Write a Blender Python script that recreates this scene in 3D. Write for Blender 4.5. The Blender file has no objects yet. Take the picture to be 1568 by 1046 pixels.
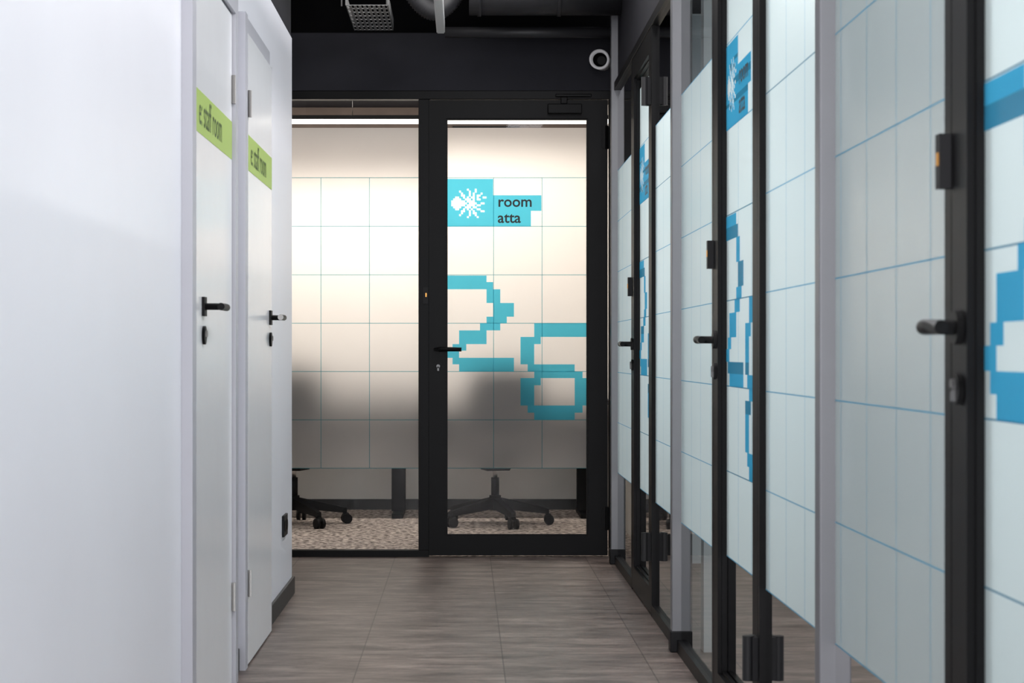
import bpy, bmesh, math
from mathutils import Vector, Matrix

scene = bpy.context.scene
scene.view_settings.view_transform = 'Standard'
scene.view_settings.look = 'None'
scene.view_settings.exposure = 0.0

# ------------------------------------------------------------------ materials
def new_mat(name):
    m = bpy.data.materials.new(name); m.use_nodes = True
    nt = m.node_tree
    for n in list(nt.nodes): nt.nodes.remove(n)
    out = nt.nodes.new('ShaderNodeOutputMaterial')
    return m, nt, out

def principled(name, col, rough=0.5, metal=0.0, noise=0.0, nscale=8.0, spec=0.5, bump=0.0, coat=0.0):
    m, nt, out = new_mat(name)
    b = nt.nodes.new('ShaderNodeBsdfPrincipled')
    b.inputs['Roughness'].default_value = rough
    b.inputs['Metallic'].default_value = metal
    b.inputs['Specular IOR Level'].default_value = spec
    b.inputs['Coat Weight'].default_value = coat
    tc = nt.nodes.new('ShaderNodeTexCoord')
    nz = nt.nodes.new('ShaderNodeTexNoise'); nz.inputs['Scale'].default_value = nscale
    nz.inputs['Detail'].default_value = 4
    nt.links.new(tc.outputs['Object'], nz.inputs['Vector'])
    r = nt.nodes.new('ShaderNodeValToRGB')
    a = max(0.0, 1-noise); c = 1+noise
    r.color_ramp.elements[0].position = 0.3; r.color_ramp.elements[1].position = 0.7
    r.color_ramp.elements[0].color = (col[0]*a, col[1]*a, col[2]*a, 1)
    r.color_ramp.elements[1].color = (min(1, col[0]*c), min(1, col[1]*c), min(1, col[2]*c), 1)
    nt.links.new(nz.outputs['Fac'], r.inputs['Fac'])
    nt.links.new(r.outputs['Color'], b.inputs['Base Color'])
    if bump > 0:
        bp = nt.nodes.new('ShaderNodeBump'); bp.inputs['Strength'].default_value = bump
        bp.inputs['Distance'].default_value = 0.002
        n2 = nt.nodes.new('ShaderNodeTexNoise'); n2.inputs['Scale'].default_value = 180
        nt.links.new(tc.outputs['Object'], n2.inputs['Vector'])
        nt.links.new(n2.outputs['Fac'], bp.inputs['Height'])
        nt.links.new(bp.outputs['Normal'], b.inputs['Normal'])
    nt.links.new(b.outputs['BSDF'], out.inputs['Surface'])
    return m

WHITE = principled('white_paint', (0.86, 0.86, 0.91), 0.38, noise=0.015, nscale=2)
LEAF = principled('white_lacquer', (0.85, 0.855, 0.875), 0.22, noise=0.01)
CASING = principled('grey_door_casing', (0.46, 0.46, 0.50), 0.4)
DARK = principled('charcoal_paint', (0.013, 0.013, 0.018), 0.7, noise=0.08, spec=0.2)
DUCT = principled('dark_duct_paint', (0.022, 0.022, 0.025), 0.5, noise=0.1)
BLACKC = principled('black_ceiling_paint', (0.006, 0.006, 0.007), 0.8, noise=0.1, spec=0.15)
BLACK = principled('black_aluminium', (0.0030, 0.0030, 0.0033), 0.42, noise=0.05, spec=0.11)
RUBBER = principled('black_plastic', (0.005, 0.005, 0.006), 0.5, spec=0.2)
POST = principled('grey_aluminium', (0.16, 0.162, 0.172), 0.4, metal=0.2)
STEEL = principled('brushed_steel', (0.5, 0.5, 0.5), 0.28, metal=1.0)
NICKEL = principled('satin_nickel', (0.30, 0.29, 0.28), 0.4, metal=0.3)
CYL = principled('dark_lock_cylinder', (0.10, 0.10, 0.10), 0.35, metal=0.6)
GALV = principled('galvanised_steel', (0.26, 0.26, 0.26), 0.5, metal=0.4, noise=0.2)
BRONZE = principled('bronze', (0.45, 0.22, 0.05), 0.35, metal=0.8)
GREEN = principled('lime_vinyl', (0.38, 0.52, 0.12), 0.45)
GREENTXT = principled('dark_green_print', (0.05, 0.09, 0.02), 0.5)
BASEB = principled('dark_baseboard', (0.02, 0.02, 0.021), 0.45)
FABRIC = principled('black_fabric', (0.015, 0.015, 0.018), 0.85, noise=0.2, nscale=200)
DESK = principled('dark_desk_laminate', (0.035, 0.03, 0.038), 0.6, noise=0.1)
ROOMWALL = principled('warm_white_paint', (0.82, 0.79, 0.75), 0.6, noise=0.02)
BROWN = principled('brown_shaded_wall_top', (0.085, 0.062, 0.052), 0.8, noise=0.1)  # shade at the wall top put into the colour, darkens the film upwards
ROOMWALL2 = principled('cool_white_paint', (0.72, 0.76, 0.78), 0.6, noise=0.02)
INK = principled('black_ink', (0.004, 0.004, 0.005), 0.5)
WHITEMETAL = principled('white_enamel', (0.85, 0.85, 0.85), 0.35)

def trans_mat(name, col, tcol, fr, ft, fd, rough=0.5, gloss=0.06):
    """printed/frosted film: rough refraction + translucent + diffuse + sheen"""
    m, nt, out = new_mat(name)
    tr = nt.nodes.new('ShaderNodeBsdfTranslucent'); tr.inputs['Color'].default_value = (*tcol, 1)
    df = nt.nodes.new('ShaderNodeBsdfDiffuse'); df.inputs['Color'].default_value = (*col, 1)
    rf = nt.nodes.new('ShaderNodeBsdfRefraction'); rf.inputs['Color'].default_value = (*tcol, 1)
    rf.inputs['Roughness'].default_value = rough; rf.inputs['IOR'].default_value = 1.35
    m1 = nt.nodes.new('ShaderNodeMixShader'); m1.inputs[0].default_value = ft/(ft+fd)
    nt.links.new(df.outputs[0], m1.inputs[1]); nt.links.new(tr.outputs[0], m1.inputs[2])
    m2 = nt.nodes.new('ShaderNodeMixShader'); m2.inputs[0].default_value = fr/(fr+ft+fd)
    nt.links.new(m1.outputs[0], m2.inputs[1]); nt.links.new(rf.outputs[0], m2.inputs[2])
    gl = nt.nodes.new('ShaderNodeBsdfGlossy'); gl.inputs['Roughness'].default_value = 0.22
    m3 = nt.nodes.new('ShaderNodeMixShader')
    lw = nt.nodes.new('ShaderNodeLayerWeight'); lw.inputs['Blend'].default_value = 0.25
    mul = nt.nodes.new('ShaderNodeMath'); mul.operation = 'MULTIPLY'; mul.inputs[1].default_value = gloss*4
    nt.links.new(lw.outputs['Fresnel'], mul.inputs[0]); nt.links.new(mul.outputs[0], m3.inputs[0])
    nt.links.new(m2.outputs[0], m3.inputs[1]); nt.links.new(gl.outputs[0], m3.inputs[2])
    nt.links.new(m3.outputs[0], out.inputs['Surface'])
    return m

EW = (0.82, 0.10, 0.08, 0.45)     # end wall film weights
SW = (0.38, 0.37, 0.25, 0.55)     # side film weights
FILM = trans_mat('frosted_film', (0.64, 0.65, 0.68), (0.93, 0.93, 0.93), *EW, 0.03)
FILMC = trans_mat('frosted_film_aqua', (0.66, 0.76, 0.77), (0.82, 0.91, 0.915), *SW, 0.05)
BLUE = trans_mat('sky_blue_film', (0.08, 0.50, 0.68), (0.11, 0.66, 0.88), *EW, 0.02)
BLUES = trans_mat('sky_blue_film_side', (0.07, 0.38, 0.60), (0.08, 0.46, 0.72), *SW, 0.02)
LINE = trans_mat('blue_line_print', (0.10, 0.36, 0.46), (0.18, 0.50, 0.58), *EW, 0.02)
LINES = trans_mat('blue_line_print_side', (0.16, 0.42, 0.60), (0.20, 0.48, 0.66), *SW, 0.02)

def clear_glass():
    m, nt, out = new_mat('clear_glass')
    t = nt.nodes.new('ShaderNodeBsdfTransparent'); t.inputs[0].default_value = (0.82, 0.84, 0.84, 1)
    g = nt.nodes.new('ShaderNodeBsdfGlossy'); g.inputs['Roughness'].default_value = 0.02
    f = nt.nodes.new('ShaderNodeFresnel'); f.inputs['IOR'].default_value = 1.28
    mx = nt.nodes.new('ShaderNodeMixShader')
    nt.links.new(f.outputs[0], mx.inputs[0]); nt.links.new(t.outputs[0], mx.inputs[1]); nt.links.new(g.outputs[0], mx.inputs[2])
    nt.links.new(mx.outputs[0], out.inputs['Surface'])
    return m
GLASS = clear_glass()

def emis(name, col, s):
    m, nt, out = new_mat(name)
    e = nt.nodes.new('ShaderNodeEmission'); e.inputs[0].default_value = (*col, 1); e.inputs[1].default_value = s
    nt.links.new(e.outputs[0], out.inputs['Surface']); return m
LED = emis('warm_led', (1.0, 0.90, 0.80), 3.0)
LEDDIM = principled('opal_diffuser', (0.75, 0.75, 0.75), 0.4)

def vinyl():
    m, nt, out = new_mat('wood_vinyl_floor')
    b = nt.nodes.new('ShaderNodeBsdfPrincipled')
    tc = nt.nodes.new('ShaderNodeTexCoord')
    mp = nt.nodes.new('ShaderNodeMapping'); mp.inputs['Scale'].default_value = (1.7, 6, 1)
    nt.links.new(tc.outputs['Object'], mp.inputs['Vector'])
    n1 = nt.nodes.new('ShaderNodeTexNoise'); n1.inputs['Scale'].default_value = 1.8; n1.inputs['Detail'].default_value = 12
    n1.inputs['Roughness'].default_value = 0.80; n1.inputs['Distortion'].default_value = 0.3
    nt.links.new(mp.outputs[0], n1.inputs['Vector'])
    r = nt.nodes.new('ShaderNodeValToRGB')
    e = r.color_ramp.elements
    e[0].position = 0.38; e[0].color = (0.060, 0.046, 0.041, 1)
    e[1].position = 0.62; e[1].color = (0.250, 0.200, 0.176, 1)
    x = e.new(0.5); x.color = (0.140, 0.108, 0.095, 1)
    nt.links.new(n1.outputs['Fac'], r.inputs['Fac'])
    mp2 = nt.nodes.new('ShaderNodeMapping'); mp2.inputs['Location'].default_value = (0.36, 0.1, 0)
    nt.links.new(tc.outputs['Object'], mp2.inputs['Vector'])
    br = nt.nodes.new('ShaderNodeTexBrick'); br.offset = 0.0
    br.inputs['Scale'].default_value = 1.0; br.inputs['Brick Width'].default_value = 0.49; br.inputs['Row Height'].default_value = 0.98
    br.inputs['Mortar Size'].default_value = 0.0025; br.inputs['Mortar Smooth'].default_value = 0.2
    br.inputs['Color1'].default_value = (0.86, 0.86, 0.87, 1); br.inputs['Color2'].default_value = (1.08, 1.06, 1.05, 1)
    br.inputs['Mortar'].default_value = (0.40, 0.40, 0.40, 1)
    nt.links.new(mp2.outputs[0], br.inputs['Vector'])
    mx = nt.nodes.new('ShaderNodeMix'); mx.data_type = 'RGBA'; mx.blend_type = 'MULTIPLY'; mx.inputs[0].default_value = 1
    nt.links.new(r.outputs['Color'], mx.inputs[6]); nt.links.new(br.outputs['Color'], mx.inputs[7])
    nt.links.new(mx.outputs[2], b.inputs['Base Color'])
    b.inputs['Roughness'].default_value = 0.40; b.inputs['Specular IOR Level'].default_value = 0.35
    bp = nt.nodes.new('ShaderNodeBump'); bp.inputs['Strength'].default_value = 0.15; bp.inputs['Distance'].default_value = 0.002
    nt.links.new(n1.outputs['Fac'], bp.inputs['Height']); nt.links.new(bp.outputs[0], b.inputs['Normal'])
    nt.links.new(b.outputs[0], out.inputs['Surface'])
    return m
VINYL = vinyl()

def carpet():
    m, nt, out = new_mat('woven_carpet')
    b = nt.nodes.new('ShaderNodeBsdfPrincipled'); b.inputs['Roughness'].default_value = 0.95
    tc = nt.nodes.new('ShaderNodeTexCoord')
    mp = nt.nodes.new('ShaderNodeMapping'); mp.inputs['Scale'].default_value = (16, 14, 1)
    nt.links.new(tc.outputs['Object'], mp.inputs['Vector'])
    n = nt.nodes.new('ShaderNodeTexNoise'); n.inputs['Scale'].default_value = 2.0; n.inputs['Detail'].default_value = 3
    nt.links.new(mp.outputs[0], n.inputs['Vector'])
    r = nt.nodes.new('ShaderNodeValToRGB'); e = r.color_ramp.elements
    e[0].position = 0.44; e[0].color = (0.15, 0.12, 0.11, 1); e[1].position = 0.56; e[1].color = (0.60, 0.51, 0.46, 1)
    nt.links.new(n.outputs['Fac'], r.inputs['Fac']); nt.links.new(r.outputs[0], b.inputs['Base Color'])
    nt.links.new(b.outputs[0], out.inputs['Surface']); return m
CARPET = carpet()

# ------------------------------------------------------------------ mesh builder
class MB:
    def __init__(self, name, T=None):
        self.name = name; self.bm = bmesh.new(); self.mats = []
        self.T = T or (lambda a, b, c: Vector((a, b, c)))
    def mi(self, m):
        if m not in self.mats: self.mats.append(m)
        return self.mats.index(m)
    def face(self, pts, m, smooth=False):
        vs = [self.bm.verts.new(self.T(*p)) for p in pts]
        f = self.bm.faces.new(vs); f.material_index = self.mi(m); f.smooth = smooth; return f
    def hexa(self, p, m):
        vs = [self.bm.verts.new(self.T(*q)) for q in p]
        for idx in ((0,1,2,3),(4,5,6,7),(0,1,5,4),(1,2,6,5),(2,3,7,6),(3,0,4,7)):
            f = self.bm.faces.new([vs[i] for i in idx]); f.material_index = self.mi(m)
    def box(self, a0, a1, b0, b1, c0, c1, m):
        self.hexa([(a0,b0,c0),(a1,b0,c0),(a1,b1,c0),(a0,b1,c0),(a0,b0,c1),(a1,b0,c1),(a1,b1,c1),(a0,b1,c1)], m)
    def tube(self, pts, rads, m, seg=20, cap=True, smooth=True):
        P = [self.T(*p) for p in pts]
        if not isinstance(rads, (list, tuple)): rads = [rads]*len(P)
        rings = []; prev = None
        for i, p in enumerate(P):
            if i == 0: d = P[1]-P[0]
            elif i == len(P)-1: d = P[-1]-P[-2]
            else: d = P[i+1]-P[i-1]
            if d.length < 1e-9: d = prev[2].copy()
            d.normalize()
            if prev is None:
                up = Vector((0,0,1)) if abs(d.z) < 0.9 else Vector((1,0,0))
                x = d.cross(up).normalized()
            else:
                x = prev[0]-d*prev[0].dot(d); x.normalize()
            y = d.cross(x); prev = (x, y, d)
            rings.append([self.bm.verts.new(p+(x*math.cos(2*math.pi*k/seg)+y*math.sin(2*math.pi*k/seg))*rads[i]) for k in range(seg)])
        mi = self.mi(m)
        for i in range(len(rings)-1):
            for k in range(seg):
                f = self.bm.faces.new([rings[i][k], rings[i][(k+1)%seg], rings[i+1][(k+1)%seg], rings[i+1][k]])
                f.material_index = mi; f.smooth = smooth
        if cap:
            for r in (rings[0], rings[-1]):
                f = self.bm.faces.new(r); f.material_index = mi
    def text(self, body, size, u, w, z, m, sx=1.0, off=0.0):
        cu = bpy.data.curves.new('t', 'FONT'); cu.body = body; cu.size = size; cu.resolution_u = 3; cu.offset = off
        o = bpy.data.objects.new('t', cu); scene.collection.objects.link(o)
        dg = bpy.context.evaluated_depsgraph_get()
        me = bpy.data.meshes.new_from_object(o.evaluated_get(dg))
        vs = [self.bm.verts.new(self.T(u+v.co.x*sx, w, z+v.co.y)) for v in me.vertices]
        for p in me.polygons:
            try:
                f = self.bm.faces.new([vs[i] for i in p.vertices]); f.material_index = self.mi(m)
            except ValueError: pass
        bpy.data.objects.remove(o); bpy.data.meshes.remove(me); bpy.data.curves.remove(cu)
    def done(self, bevel=0.0, seg=2, parent=None):
        bmesh.ops.recalc_face_normals(self.bm, faces=self.bm.faces[:])
        me = bpy.data.meshes.new(self.name); self.bm.to_mesh(me); self.bm.free()
        for m in self.mats: me.materials.append(m)
        o = bpy.data.objects.new(self.name, me); scene.collection.objects.link(o)
        if bevel > 0:
            md = o.modifiers.new('Bevel', 'BEVEL'); md.width = bevel; md.segments = seg; md.limit_method = 'ANGLE'
        if parent: o.parent = parent
        return o

# ------------------------------------------------------------------ constants
D = 10.0; S = 296.0; H = 1.055
def X(px): return (px-712)/S          # on the end wall plane
def Z(py): return H+(540-py)/S
ROWS = [1.960, 1.708, 1.457, 1.207, 0.957, 0.707, 0.457]
CELL = 0.2508
FB, FT = 0.457, 2.218
TOP = 2.362

# ------------------------------------------------------------------ shell
b = MB('floor'); b.box(-3.6, 0.80, -1.2, 9.985, -0.06, 0.0, VINYL); b.done()
b = MB('floor_meeting_room'); b.box(-2.6, 0.95, 9.985, 13.1, -0.06, 0.0, CARPET); b.done()
b = MB('floor_side_rooms'); b.box(0.80, 3.7, -1.2, 9.9, -0.06, 0.0, VINYL); b.done()

b = MB('wall_left')
b.box(-0.95, -0.758, -1.2, 8.467, 0, 2.434, WHITE)
b.box(-0.95, -0.762, -1.2, 8.463, 2.434, 3.1, DARK)
b.done(0.003)
b = MB('baseboard_left')
for y0, y1 in ((-1.2, 5.16), (6.215, 6.40), (7.30, 8.475)):
    b.box(-0.758, -0.746, y0, y1, 0, 0.075, BASEB)
b.box(-0.95, -0.746, 8.467, 8.479, 0, 0.075, BASEB)
b.done(0.002)

b = MB('wall_end')
b.box(-3.0, 0.95, 9.96, 10.06, 2.406, 2.70, DARK)
b.box(-3.0, -1.9, 9.96, 10.06, 0, 2.406, DARK)
b.box(-3.0, 0.95, 10.9, 11.0, 2.72, 3.2, BLACKC)
b.done()
b = MB('wall_side_passage'); b.box(-3.7, -3.6, 8.2, 10.1, 0, 3.1, WHITE); b.box(-3.6, -0.96, 8.2, 8.3, 0, 3.1, WHITE); b.done()
b = MB('wall_right_bulkhead'); b.box(0.762, 0.86, -1.2, 9.955, 2.402, 3.1, DARK); b.done()
b = MB('ceiling'); b.box(-3.6, 0.86, -1.2, 10.95, 3.1, 3.16, BLACKC); b.done()

# meeting room
b = MB('wall_meeting_room')
b.box(-2.6, 0.95, 13.0, 13.1, 0, 2.36, ROOMWALL)
b.box(-2.6, 0.95, 12.99, 13.1, 2.36, 2.9, BROWN)
b.box(-2.7, -2.6, 10.06, 13.1, 0, 2.9, ROOMWALL)
b.box(0.95, 1.05, 9.96, 13.1, 0, 2.9, ROOMWALL)
b.done()
b = MB('baseboard_meeting_room'); b.box(-2.6, 0.95, 12.985, 13.0, 0, 0.07, BASEB); b.done()
b = MB('ceiling_meeting_room'); b.box(-2.6, 0.95, 10.06, 13.0, 2.702, 2.72, DARK); b.done()

# side rooms behind right partition
b = MB('wall_side_rooms')
b.box(3.6, 3.7, -1.2, 9.9, 0, 2.75, ROOMWALL2)
for y in (9.70, 6.83, 4.0, 1.17):
    b.box(0.84, 3.6, y-0.03, y+0.05, 0, 2.75, ROOMWALL2)
b.done()
b = MB('ceiling_side_rooms'); b.box(0.862, 3.6, -1.2, 9.9, 2.75, 2.8, DARK); b.done()

# ------------------------------------------------------------------ end partition
TE = lambda u, w, z: Vector((u, D-w, z))
def film_sheet(b, u0, u1, ztop, fmat, w=0.0):
    """one sheet of glazing: clear below & above, frosted between"""
    zb = b.zb; zt = b.zt
    b.face([(u0,w,zb),(u1,w,zb),(u1,w,FB),(u0,w,FB)], GLASS)
    b.face([(u0,w,FB),(u1,w,FB),(u1,w,ztop),(u0,w,ztop)], fmat)
    b.face([(u0,w,ztop),(u1,w,ztop),(u1,w,zt),(u0,w,zt)], GLASS)
def grid(b, u0, u1, us, mat, w=0.0008, lw=0.0016, rows=ROWS):
    for z in rows:
        b.face([(u0,w,z-lw),(u1,w,z-lw),(u1,w,z+lw),(u0,w,z+lw)], mat)
    for u in us:
        b.face([(u-lw,w,rows[-1]),(u+lw,w,rows[-1]),(u+lw,w,rows[0]),(u-lw,w,rows[0])], mat)

b = MB('glass_partition', TE)
xl = -1.88
b.zb, b.zt = 0.035, TOP
film_sheet(b, xl, X(641), FT, FILM)
grid(b, xl, X(641), [X(640.0)-CELL*k*1.0 for k in range(1, 7)], LINE)
b.box(-1.9, X(657), -0.03, 0.03, 0.0, 0.035, BLACK)
b.box(-1.9, X(945), -0.03, 0.035, TOP, 2.406, BLACK)
b.box(X(641), X(657), -0.03, 0.03, 0.035, TOP, BLACK)
b.box(-1.9, xl, -0.03, 0.03, 0.035, TOP, BLACK)
b.box(X(932), X(945), -0.03, 0.035, 0.0, TOP, BLACK)
b.done(0.002)

A_R = [(683,422,745,443),(745,432,755,464),(755,443,766,485),(766,464,787,485),(745,485,776,495),(735,495,766,506),
       (703,506,745,527),(693,527,714,537),(683,537,703,548),(693,548,787,558),(703,558,787,569)]
B_R = [(818,495,900,516),(808,516,828,527),(797,527,818,558),(797,516,808,527),(808,558,818,569),(818,558,880,579),(880,569,892,579),
       (808,579,828,590),(797,590,808,600),(797,579,808,590),(797,600,818,621),(808,590,818,600),(808,621,828,632),(818,621,880,643),(880,600,892,632),(880,579,900,600),(880,600,900,621)]
def raster(rects, holes=()):
    al = list(rects)+list(holes)
    xs = sorted({r[0] for r in al}|{r[2] for r in al}); ys = sorted({r[1] for r in al}|{r[3] for r in al})
    out = []
    for j in range(len(ys)-1):
        run = None
        for i in range(len(xs)-1):
            cx = (xs[i]+xs[i+1])/2; cy = (ys[j]+ys[j+1])/2
            ins = any(r[0] < cx < r[2] and r[1] < cy < r[3] for r in rects) and not any(r[0] < cx < r[2] and r[1] < cy < r[3] for r in holes)
            if ins:
                if run is None: run = xs[i]
            elif run is not None:
                out.append((run, ys[j], xs[i], ys[j+1])); run = None
        if run is not None: out.append((run, ys[j], xs[-1], ys[j+1]))
    return out
SHAPES = raster(A_R+B_R)
ANT = [
"........#...#.....",
"....#....#..#.....",
".....#...#.#...#..",
".....##..#.#.##...",
"..##..#.#.##.#..##",
".####..###.#.##...",
"#######.####......",
"########.####..##.",
"#######.####.##...",
".####..###.##.....",
"..##..#.#.#..##...",
".....##..#.#...##.",
".....#...#.##.....",
"....#....#..#.....",
"........#....#...."]
HOLES = []
for j, row in enumerate(ANT):
    for i, ch in enumerate(row):
        if ch == '#': HOLES.append((691+i*3, 289+j*3, 694+i*3, 292+j*3))
SIGN = raster([(683,274,755,347),(755,299,829,323),(755,323,813,347)], HOLES)

def glass_door(name, T, gw, mats, handle_z, hinge='slim', stile_l=0.088, stile_r=0.101, frame_l=0.0, frame_r=0.0, ff=0.027, lockpost=True):
    """u=0 at the left edge of the glass, w=0 glass plane, w>0 towards corridor"""
    fmat, bmat, lmat = mats
    b = MB(name, T)
    zg0, zg1 = 0.109, 2.264
    b.zb, b.zt = zg0, zg1
    film_sheet(b, 0, gw, FT, fmat)
    o = -0.005
    grid(b, 0, gw, [], lmat)
    lw = 0.0016
    for k, zt in ((1, ROWS[0]), (2, ROWS[0])):
        u = o+CELL*k
        b.face([(u-lw,0.0008,ROWS[-1]),(u+lw,0.0008,ROWS[-1]),(u+lw,0.0008,zt),(u-lw,0.0008,zt)], lmat)
    def R(rs, mat, w):
        for (x0,y0,x1,y1) in rs:
            u0 = (x0-683)/S; u1 = min((x1-683)/S, gw)
            if u1 <= u0: continue
            b.face([(u0,w,Z(y1)),(u1,w,Z(y1)),(u1,w,Z(y0)),(u0,w,Z(y0))], mat)
    R(SHAPES, bmat, 0.0016); R(SIGN, bmat, 0.0016)
    b.text('room', 0.079, (762-683)/S, 0.0024, Z(316.5), INK, 1.0, 0.0012)
    b.text('atta', 0.079, (762-683)/S, 0.0024, Z(341), INK, 1.0, 0.0012)
    # leaf stiles and rails
    b.box(-stile_l, 0, -0.03, ff, 0.008, 2.358, BLACK)
    b.box(gw, gw+stile_r, -0.03, ff, 0.008, 2.358, BLACK)
    b.box(0, gw, -0.03, ff, 0.008, zg0, BLACK)
    b.box(0, gw, -0.03, ff, zg1, 2.358, BLACK)
    # inner glazing bead
    for (a0,a1,c0,c1) in ((0,0.008,zg0,zg1),(gw-0.008,gw,zg0,zg1),(0.008,gw-0.008,zg0,zg0+0.008),(0.008,gw-0.008,zg1-0.008,zg1)):
        b.box(a0,a1,0.003,0.015,c0,c1,BLACK)
    if frame_l: b.box(-stile_l-0.005-frame_l, -stile_l-0.005, -0.03, ff, 0.0, TOP, BLACK)
    if frame_r: b.box(gw+stile_r+0.003, gw+stile_r+0.003+frame_r, -0.03, ff, 0.0, TOP, BLACK)
    # handle
    hu = -0.040; hz = handle_z
    b.tube([(hu,ff,hz),(hu,ff+0.010,hz)], 0.026, BLACK, 24)
    pts = [(hu,ff+0.01,hz),(hu,ff+0.04,hz),(hu+0.004,ff+0.052,hz),(hu+0.016,ff+0.058,hz),(hu+0.06,ff+0.059,hz),(hu+0.12,ff+0.057,hz-0.001)]
    b.tube(pts, [0.011,0.011,0.0115,0.0115,0.011,0.0105], BLACK, 16)
    b.tube([(hu-0.022,ff+0.05,hz),(hu+0.004,ff+0.054,hz)], [0.006,0.011], BLACK, 14)
    # cylinder escutcheon
    ez = hz-0.093
    b.tube([(hu,ff,ez),(hu,ff+0.008,ez)], 0.024, BLACK, 24)
    b.tube([(hu,ff+0.008,ez+0.006),(hu,ff+0.014,ez+0.006)], 0.0095, CYL, 18)
    b.box(hu-0.0045,hu+0.0045, ff+0.008, ff+0.014, ez-0.018, ez+0.003, CYL)
    # reader / latch box on the jamb
    lu = -stile_l-0.018
    b.box(lu-0.012, lu+0.014, ff, ff+0.018, 1.307, 1.391, RUBBER)
    b.box(lu+0.000, lu+0.007, ff+0.018, ff+0.0205, 1.342, 1.362, BRONZE)
    # hinges
    hx = gw+stile_r
    for zc in ((0.20, 2.165) if hinge == 'slim' else (0.275, 2.105)):
        if hinge == 'slim':
            b.tube([(hx-0.004,ff+0.006,zc-0.06),(hx-0.004,ff+0.006,zc+0.06)], 0.009, BLACK, 14)
            b.box(hx-0.03,hx+0.012,ff,ff+0.004,zc-0.055,zc+0.055,BLACK)
        else:
            b.box(hx-0.045,hx+0.01,ff,ff+0.014,zc-0.055,zc+0.055,RUBBER)
            b.tube([(hx-0.01,ff+0.022,zc-0.057),(hx-0.01,ff+0.022,zc+0.057)], 0.015, RUBBER, 16)
    return b.done(0.0015)

glass_door('door_1', lambda u, w, z: Vector((X(683)+u, D-w, z)), X(900)-X(683), (FILM, BLUE, LINE), 1.072)
b = MB('door_closer', TE)
b.box(X(838), X(890), 0.035, 0.065, 2.285, 2.335, BLACK)
b.box(X(850), X(905), 0.035, 0.05, 2.372, 2.388, BLACK)
b.box(X(858), X(868), 0.045, 0.055, 2.335, 2.372, BLACK)
b.done(0.004)

# ------------------------------------------------------------------ right partition
XG = 0.761
posts = [1.14, 3.97, 6.80, 9.63]
di = 2
for P in (3.97, 6.80, 9.63):
    TR = (lambda P: (lambda u, w, z: Vector((XG-w, P-u, z))))(P)
    b = MB('glass_partition', TR)
    b.zb, b.zt = 0.045, TOP
    for (u0, u1) in ((0.0, 0.962), (1.913, 2.775)):
        film_sheet(b, u0, u1, ROWS[0], FILMC)
        grid(b, u0, u1, [u0+0.06+CELL*k for k in range(0, 4) if u0+0.06+CELL*k < u1-0.01], LINES, lw=0.0014)
        b.box(u0, u1, -0.02, 0.016, 0.0, 0.045, BLACK)
    b.box(0, 2.775, -0.03, 0.018, TOP, 2.402, BLACK)
    b.done(0.0015)
    TD = (lambda P: (lambda u, w, z: Vector((0.772-w, P-1.10-u, z))))(P)
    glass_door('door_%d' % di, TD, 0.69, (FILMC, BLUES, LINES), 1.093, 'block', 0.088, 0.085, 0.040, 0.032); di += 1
for i, P in enumerate(posts):
    b = MB('partition_post')
    b.box(0.728, 0.80, P, P+0.055, 0.05, 3.05 if i else 2.402, POST)
    b.box(0.722, 0.80, P-0.006, P+0.061, 0.0, 0.075, RUBBER)
    b.done(0.004, 3)

# ------------------------------------------------------------------ left staff-room doors
def lever_left(b, x, y, z, dirn, kz):
    b.box(x, x+0.008, y-0.027, y+0.027, z-0.027, z+0.027, BLACK)
    b.tube([(x+0.008,y,z),(x+0.052,y,z)], 0.0095, BLACK, 16)
    b.tube([(x+0.052,y-dirn*0.011,z),(x+0.052,y+dirn*0.118,z)], 0.0105, BLACK, 16)
    b.tube([(x+0.052,y+dirn*0.118,z),(x+0.052,y+dirn*0.124,z)], 0.0105, NICKEL, 16)
    b.tube([(x,y,kz),(x+0.008,y,kz)], 0.026, BLACK, 24)
    b.tube([(x+0.008,y,kz+0.004),(x+0.013,y,kz+0.004)], 0.009, NICKEL, 16)
def staff_door(name, y0, y1, xf, cas, hy, hdir, ktop, hinge_y, tu):
    b = MB(name)
    b.box(xf-0.02 if xf > -0.735 else -0.757, xf, y0, y1, 0.008, 2.127, LEAF)
    for (c0, c1) in cas:
        b.box(-0.7578, -0.728, c0, c1, 0, 2.187, CASING)
    ca = cas[0]
    ye = cas[-1][1] if len(cas) > 1 else y1+0.0
    b.box(-0.7578, -0.728 if len(cas) > 1 else -0.735, ca[1], ye if len(cas) == 1 else cas[-1][0], 2.133, 2.187, CASING)
    # dark strip put in as the shade of the gap between casing and leaf
    b.box(-0.7578, xf-0.004, cas[0][1], y0, 0.0, 2.13, RUBBER)
    b.box(xf-0.001, xf+0.0008, y0+0.001, y1-0.001, 1.667, 1.787, GREEN)
    T0 = b.T
    b.T = lambda u, w, z: Vector((xf+0.0015+w, y0+u, z))
    b.text('e: staff room', 0.120, tu, 0, 1.693, GREENTXT, 0.82)
    b.T = T0
    lever_left(b, xf, hy, 1.185, hdir, 1.104)
    for z in (0.28, 1.89):
        b.tube([(xf+0.006,hinge_y,z-0.045),(xf+0.006,hinge_y,z+0.045)], 0.007, NICKEL, 14)
        b.box(xf-0.001, xf+0.003, hinge_y-0.002, hinge_y+0.03 if hdir < 0 else hinge_y+0.004, z-0.04, z+0.04, NICKEL)
    b.done(0.0015)
staff_door('door_5', 5.25, 6.135, -0.740, [(5.166, 5.24), (6.142, 6.205)], 5.46, 1, 0, 6.132, 0.12)
staff_door('door_6', 6.49, 7.28, -0.728, [(6.41, 6.48)], 7.207, -1, 0, 6.488, 0.07)

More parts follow.
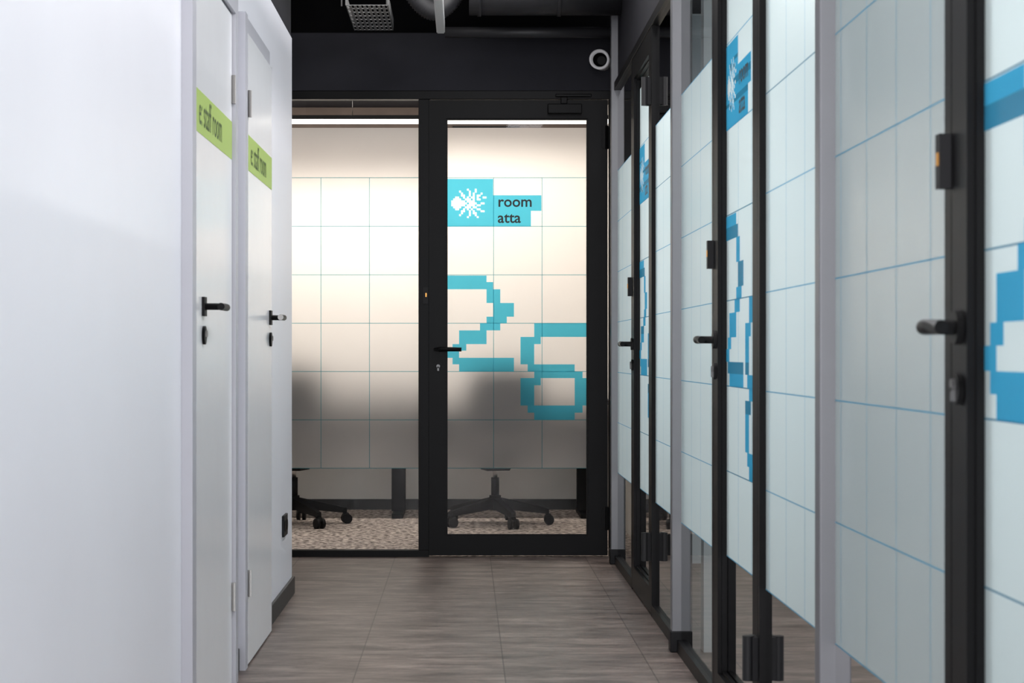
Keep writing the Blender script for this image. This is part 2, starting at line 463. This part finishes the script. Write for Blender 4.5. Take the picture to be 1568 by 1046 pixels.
b = MB('wall_socket')
b.box(-0.758, -0.748, 8.0, 8.16, 0.29, 0.378, RUBBER)
for yy in (8.04, 8.12):
    b.tube([(-0.748,yy,0.334),(-0.745,yy,0.334)], 0.024, BLACK, 20)
b.done(0.003)

# ------------------------------------------------------------------ ceiling services
b = MB('linear_ceiling_light')
b.box(-0.137, -0.097, 6.0, 9.33, 2.60, 2.65, WHITEMETAL)
b.box(-0.133, -0.101, 6.02, 9.32, 2.594, 2.60, LEDDIM)
for y in (6.5, 8.0, 9.2): b.tube([(-0.117,y,2.65),(-0.117,y,3.1)], 0.0015, STEEL, 6)
b.done(0.002)

b = MB('cable_tray')
def tray(b, x0, x1, y0, y1, z):
    n = 9; m = 7
    dx = (x1-x0)/n; dy = (y1-y0)/m
    for i in range(n+1):
        b.box(x0+i*dx-0.006 if i else x0, x0+i*dx+0.006 if i < n else x1, y0, y1, z, z+0.002, GALV)
    for j in range(m+1):
        b.box(x0, x1, y0+j*dy-0.012 if j else y0, y0+j*dy+0.012 if j < m else y1, z+0.002, z+0.004, GALV)
    b.box(x0, x0+0.002, y0, y1, z, z+0.06, GALV); b.box(x1-0.002, x1, y0, y1, z, z+0.06, GALV)
tray(b, -0.56, -0.36, 9.05, 9.75, 2.68)
tray(b, -0.62, -0.37, 7.6, 8.8, 2.68)
for x in (-0.6, -0.38):
    for y in (8.2, 9.4): b.tube([(x,y,2.74),(x,y,3.1)], 0.004, GALV, 8)
b.done()

b = MB('air_duct')
b.tube([(0.02,9.45,2.83),(0.76,9.45,2.83)], 0.125, DUCT, 32)
for x in (0.06, 0.45): b.tube([(x,9.45,2.83),(x+0.02,9.45,2.83)], 0.131, DUCT, 32)
b.tube([(-0.1,9.72,2.665),(0.76,9.72,2.665)], 0.028, DUCT, 20)
b.done()
b = MB('flexible_duct')
pts = []; rr = []
for i in range(60):
    t = i/59
    pts.append((-0.30+0.25*t, 9.35+0.1*t, 2.88-0.16*math.sin(math.pi*t*0.85))); rr.append(0.046+(0.004 if i % 2 else -0.002))
b.tube(pts, rr, DUCT, 20); b.done()

# white round spotlight on the soffit
b = MB('ceiling_spotlight')
cx, cz = X(919), Z(97)
N = 32
def ringpts(y, r, dx=0.0): return [(cx+dx+r*math.cos(2*math.pi*k/N), y, cz+r*math.sin(2*math.pi*k/N)) for k in range(N)]
prof = [(9.958,0.044,0.010),(9.90,0.048,-0.004),(9.86,0.052,-0.014),(9.858,0.042,-0.014),(9.875,0.036,-0.010),(9.885,0.030,-0.004),(9.90,0.022,0.0)]
R_ = [ringpts(y, r, d) for y, r, d in prof]
for i in range(len(R_)-1):
    for k in range(N):
        b.face([R_[i][k], R_[i][(k+1)%N], R_[i+1][(k+1)%N], R_[i+1][k]], WHITEMETAL if i < 4 else BLACK, True)
b.face(R_[-1], BLACK)
bmesh.ops.remove_doubles(b.bm, verts=b.bm.verts[:], dist=1e-5)
b.done()

# ------------------------------------------------------------------ meeting room contents
b = MB('linear_led_light')
b.box(-2.3, 0.9, 12.0, 12.05, 2.488, 2.53, BLACK)
b.box(-2.29, 0.89, 12.005, 12.045, 2.480, 2.488, LED)
b.box(-2.29, 0.89, 11.996, 12.0, 2.480, 2.504, LED)
for x in (-2.1, -0.7, 0.6): b.tube([(x,12.025,2.53),(x,12.025,2.70)], 0.002, STEEL, 6)
b.done()
b = MB('air_grille')
b.box(-0.083, 0.364, 12.96, 12.99, 2.548, 2.575, BLACK)
for k in range(3): b.box(-0.075, 0.356, 12.955, 12.96, 2.551+k*0.009, 2.555+k*0.009, RUBBER)
b.done()
b = MB('air_vent'); 
b.box(-0.50,-0.2,11.6,11.9,2.69,2.702,GALV)
for k in range(8): b.box(-0.49,-0.21,11.62+k*0.034,11.635+k*0.034,2.683,2.69,GALV)
b.done()

def rounded(b, cx, cy, cz, sx, sy, sz, m, rot, p=4.0, nu=24, nv=12, bend=0.0):
    """superellipsoid cushion"""
    def se(c, e): return math.copysign(abs(c)**e, c)
    rows = []
    e = 2.0/p
    for j in range(nv+1):
        v = -math.pi/2+math.pi*j/nv
        row = []
        for i in range(nu):
            u = 2*math.pi*i/nu
            x = sx*se(math.cos(v), e)*se(math.cos(u), e); y = sy*se(math.cos(v), e)*se(math.sin(u), e); z = sz*se(math.sin(v), e)
            y += bend*(x*x)
            X_ = x*math.cos(rot)-y*math.sin(rot); Y_ = x*math.sin(rot)+y*math.cos(rot)
            row.append((X_+cx, Y_+cy, z+cz))
        rows.append(row)
    V = [[b.bm.verts.new(b.T(*q)) for q in r] for r in rows]
    for j in range(nv):
        for i in range(nu):
            try:
                f = b.bm.faces.new([V[j][i], V[j][(i+1)%nu], V[j+1][(i+1)%nu], V[j+1][i]]); f.material_index = b.mi(m); f.smooth = True
            except ValueError: pass

def office_chair(x, y, rot, face, seat=True):
    b = MB('office_chair')
    for k in range(5):
        a = rot+2*math.pi*k/5; c, s = math.cos(a), math.sin(a)
        def P(r, t, z): return (x+c*r-s*t, y+s*r+c*t, z)
        b.hexa([P(0.02,-0.026,0.100),P(0.02,0.026,0.100),P(0.33,0.015,0.066),P(0.33,-0.015,0.066),
                P(0.02,-0.026,0.170),P(0.02,0.026,0.170),P(0.33,0.013,0.098),P(0.33,-0.013,0.098)], RUBBER)
        q = P(0.32,0,0.09); q2 = P(0.32,0,0.05)
        b.tube([q, q2], 0.008, STEEL, 8)
        for t in (-0.018, 0.018):
            t0 = P(0.33,t-0.010,0.031); t1 = P(0.33,t+0.010,0.031)
            b.tube([t0, t1], 0.031, RUBBER, 18)
        b.hexa([P(0.30,-0.02,0.045),P(0.30,0.02,0.045),P(0.35,0.02,0.045),P(0.35,-0.02,0.045),
                P(0.31,-0.012,0.068),P(0.31,0.012,0.068),P(0.34,0.012,0.068),P(0.34,-0.012,0.068)], RUBBER)
    b.tube([(x,y,0.09),(x,y,0.18)], 0.036, RUBBER, 20)
    b.tube([(x,y,0.18),(x,y,0.29)], 0.025, RUBBER, 18)
    b.tube([(x,y,0.29),(x,y,0.38)], 0.014, STEEL, 16)
    cf, sf = math.cos(face), math.sin(face)
    def Q(f, t, z): return (x+cf*f-sf*t, y+sf*f+cf*t, z)
    b.hexa([Q(-0.09,-0.07,0.335),Q(0.09,-0.07,0.335),Q(0.09,0.07,0.335),Q(-0.09,0.07,0.335),
            Q(-0.13,-0.10,0.40),Q(0.13,-0.10,0.40),Q(0.13,0.10,0.40),Q(-0.13,0.10,0.40)], RUBBER)
    c0 = Q(0.0,0,0.44)
    rounded(b, c0[0], c0[1], c0[2], 0.25, 0.25, 0.045, FABRIC, face, 4)
    c1 = Q(-0.26,0,0.76)
    rounded(b, c1[0], c1[1], c1[2], 0.23, 0.03, 0.22, FABRIC, face+math.pi/2, 4, bend=-0.6)
    b.tube([Q(-0.05,0,0.39),Q(-0.24,0,0.40),Q(-0.30,0,0.46),Q(-0.29,0,0.7)], 0.02, RUBBER, 12)
    for t in (-0.27, 0.27):
        b.tube([Q(0.0,t*0.8,0.41),Q(0.0,t,0.43),Q(0.0,t,0.63)], 0.014, RUBBER, 10)
        b.hexa([Q(-0.12,t-0.03,0.63),Q(0.12,t-0.03,0.63),Q(0.12,t+0.03,0.63),Q(-0.12,t+0.03,0.63),
                Q(-0.12,t-0.03,0.655),Q(0.12,t-0.03,0.655),Q(0.12,t+0.03,0.655),Q(-0.12,t+0.03,0.655)], RUBBER)
    return b.done()
office_chair(0.185, 11.85, -1.25, math.pi/2+0.2)
office_chair(-1.05, 11.85, -1.0, math.pi/2-0.25)

b = MB('office_desk')
b.box(-2.2, 0.93, 12.25, 12.95, 0.725, 0.755, DESK)
b.box(-2.2, 0.93, 12.90, 12.93, 0.50, 0.725, DESK)
for x in (-2.1, -0.43, 0.77):
    b.box(x-0.045, x+0.045, 12.50, 12.58, 0.03, 0.725, BLACK)
    b.box(x-0.035, x+0.035, 12.27, 12.85, 0.0, 0.03, BLACK)
    b.box(x-0.03, x+0.03, 12.30, 12.90, 0.70, 0.725, BLACK)
b.done(0.003)

# simple desks and pendant lights in side rooms
for (cy) in (8.2, 5.4, 2.6):
    b = MB('office_desk')
    b.box(2.5, 3.2, cy-0.8, cy+0.8, 0.72, 0.75, DESK)
    for yy in (cy-0.75, cy+0.7):
        b.box(2.55, 2.6, yy, yy+0.05, 0, 0.72, BLACK); b.box(3.1, 3.15, yy, yy+0.05, 0, 0.72, BLACK)
    b.done(0.002)
    b = MB('linear_led_light')
    b.box(2.1, 2.15, cy-1.0, cy+1.0, 2.55, 2.60, BLACK); b.box(2.105, 2.145, cy-0.99, cy+0.99, 2.542, 2.55, LED)
    for yy in (cy-0.8, cy+0.8): b.tube([(2.125,yy,2.6),(2.125,yy,2.748)], 0.002, STEEL, 6)
    b.done()

# ------------------------------------------------------------------ lights
def area(name, loc, tgt, sx, sy, power, col):
    l = bpy.data.lights.new(name, 'AREA'); l.shape = 'RECTANGLE'; l.size = sx; l.size_y = sy; l.energy = power; l.color = col
    o = bpy.data.objects.new(name, l); scene.collection.objects.link(o); o.location = loc
    o.rotation_euler = (Vector(tgt)-Vector(loc)).to_track_quat('-Z', 'Y').to_euler(); return o
area('window_daylight', (0.0, -1.1, 1.5), (-0.1, 5, 1.2), 1.5, 2.6, 135, (0.97, 0.96, 1.0))
# unseen strip light along the corridor, added to brighten the left wall (long axis = Y)
def strip(name, x, y, z, ang, w_, l_, power, col):
    l = bpy.data.lights.new(name, 'AREA'); l.shape = 'RECTANGLE'; l.size = w_; l.size_y = l_; l.energy = power; l.color = col
    o = bpy.data.objects.new(name, l); scene.collection.objects.link(o); o.location = (x, y, z)
    o.rotation_euler = (0, ang, 0); return o
strip('left_wall_fill', 0.5, 4.3, 2.98, math.radians(32), 0.3, 8.6, 108, (0.99, 0.975, 1.0))
area('corridor_lamp_end', (-0.4, 9.0, 3.0), (-0.4, 9.0, 0), 1.0, 0.6, 10, (1.0, 0.97, 0.94))
area('meeting_room_lamp', (-0.75, 12.1, 2.48), (-0.75, 13.0, 0.9), 3.0, 0.06, 49, (1.0, 0.92, 0.83))
area('meeting_room_fill', (-0.75, 10.2, 2.60), (-0.75, 12.6, 1.0), 2.8, 0.2, 26, (1.0, 0.92, 0.83))  # no fixture: added to brighten the back wall, faces away from the camera
for cy in (8.2, 5.4, 2.6):
    area('side_room_lamp', (2.12, cy, 2.53), (2.12, cy, 0), 0.06, 2.0, 37, (1.0, 0.97, 0.93))
    area('side_room_cool_fill', (3.55, cy, 1.7), (0.8, cy, 1.4), 2.2, 1.3, 22, (0.78, 0.92, 1.0))  # no window here: added to tint the side film cool from behind

w = bpy.data.worlds.new('World'); scene.world = w; w.use_nodes = True
w.node_tree.nodes['Background'].inputs[0].default_value = (0.92, 0.93, 1.0, 1)
w.node_tree.nodes['Background'].inputs[1].default_value = 0.4

# ------------------------------------------------------------------ camera
cam = bpy.data.cameras.new('Camera'); co = bpy.data.objects.new('Camera', cam); scene.collection.objects.link(co)
co.location = (0, 0, H); co.rotation_euler = (math.pi/2, 0, 0)
cam.sensor_width = 36; cam.lens = 2960/1568*36
cam.shift_x = 72/1568; cam.shift_y = 17/1568
cam.clip_start = 0.05
cam.dof.use_dof = True; cam.dof.focus_distance = 9.0; cam.dof.aperture_fstop = 9.0
scene.camera = co
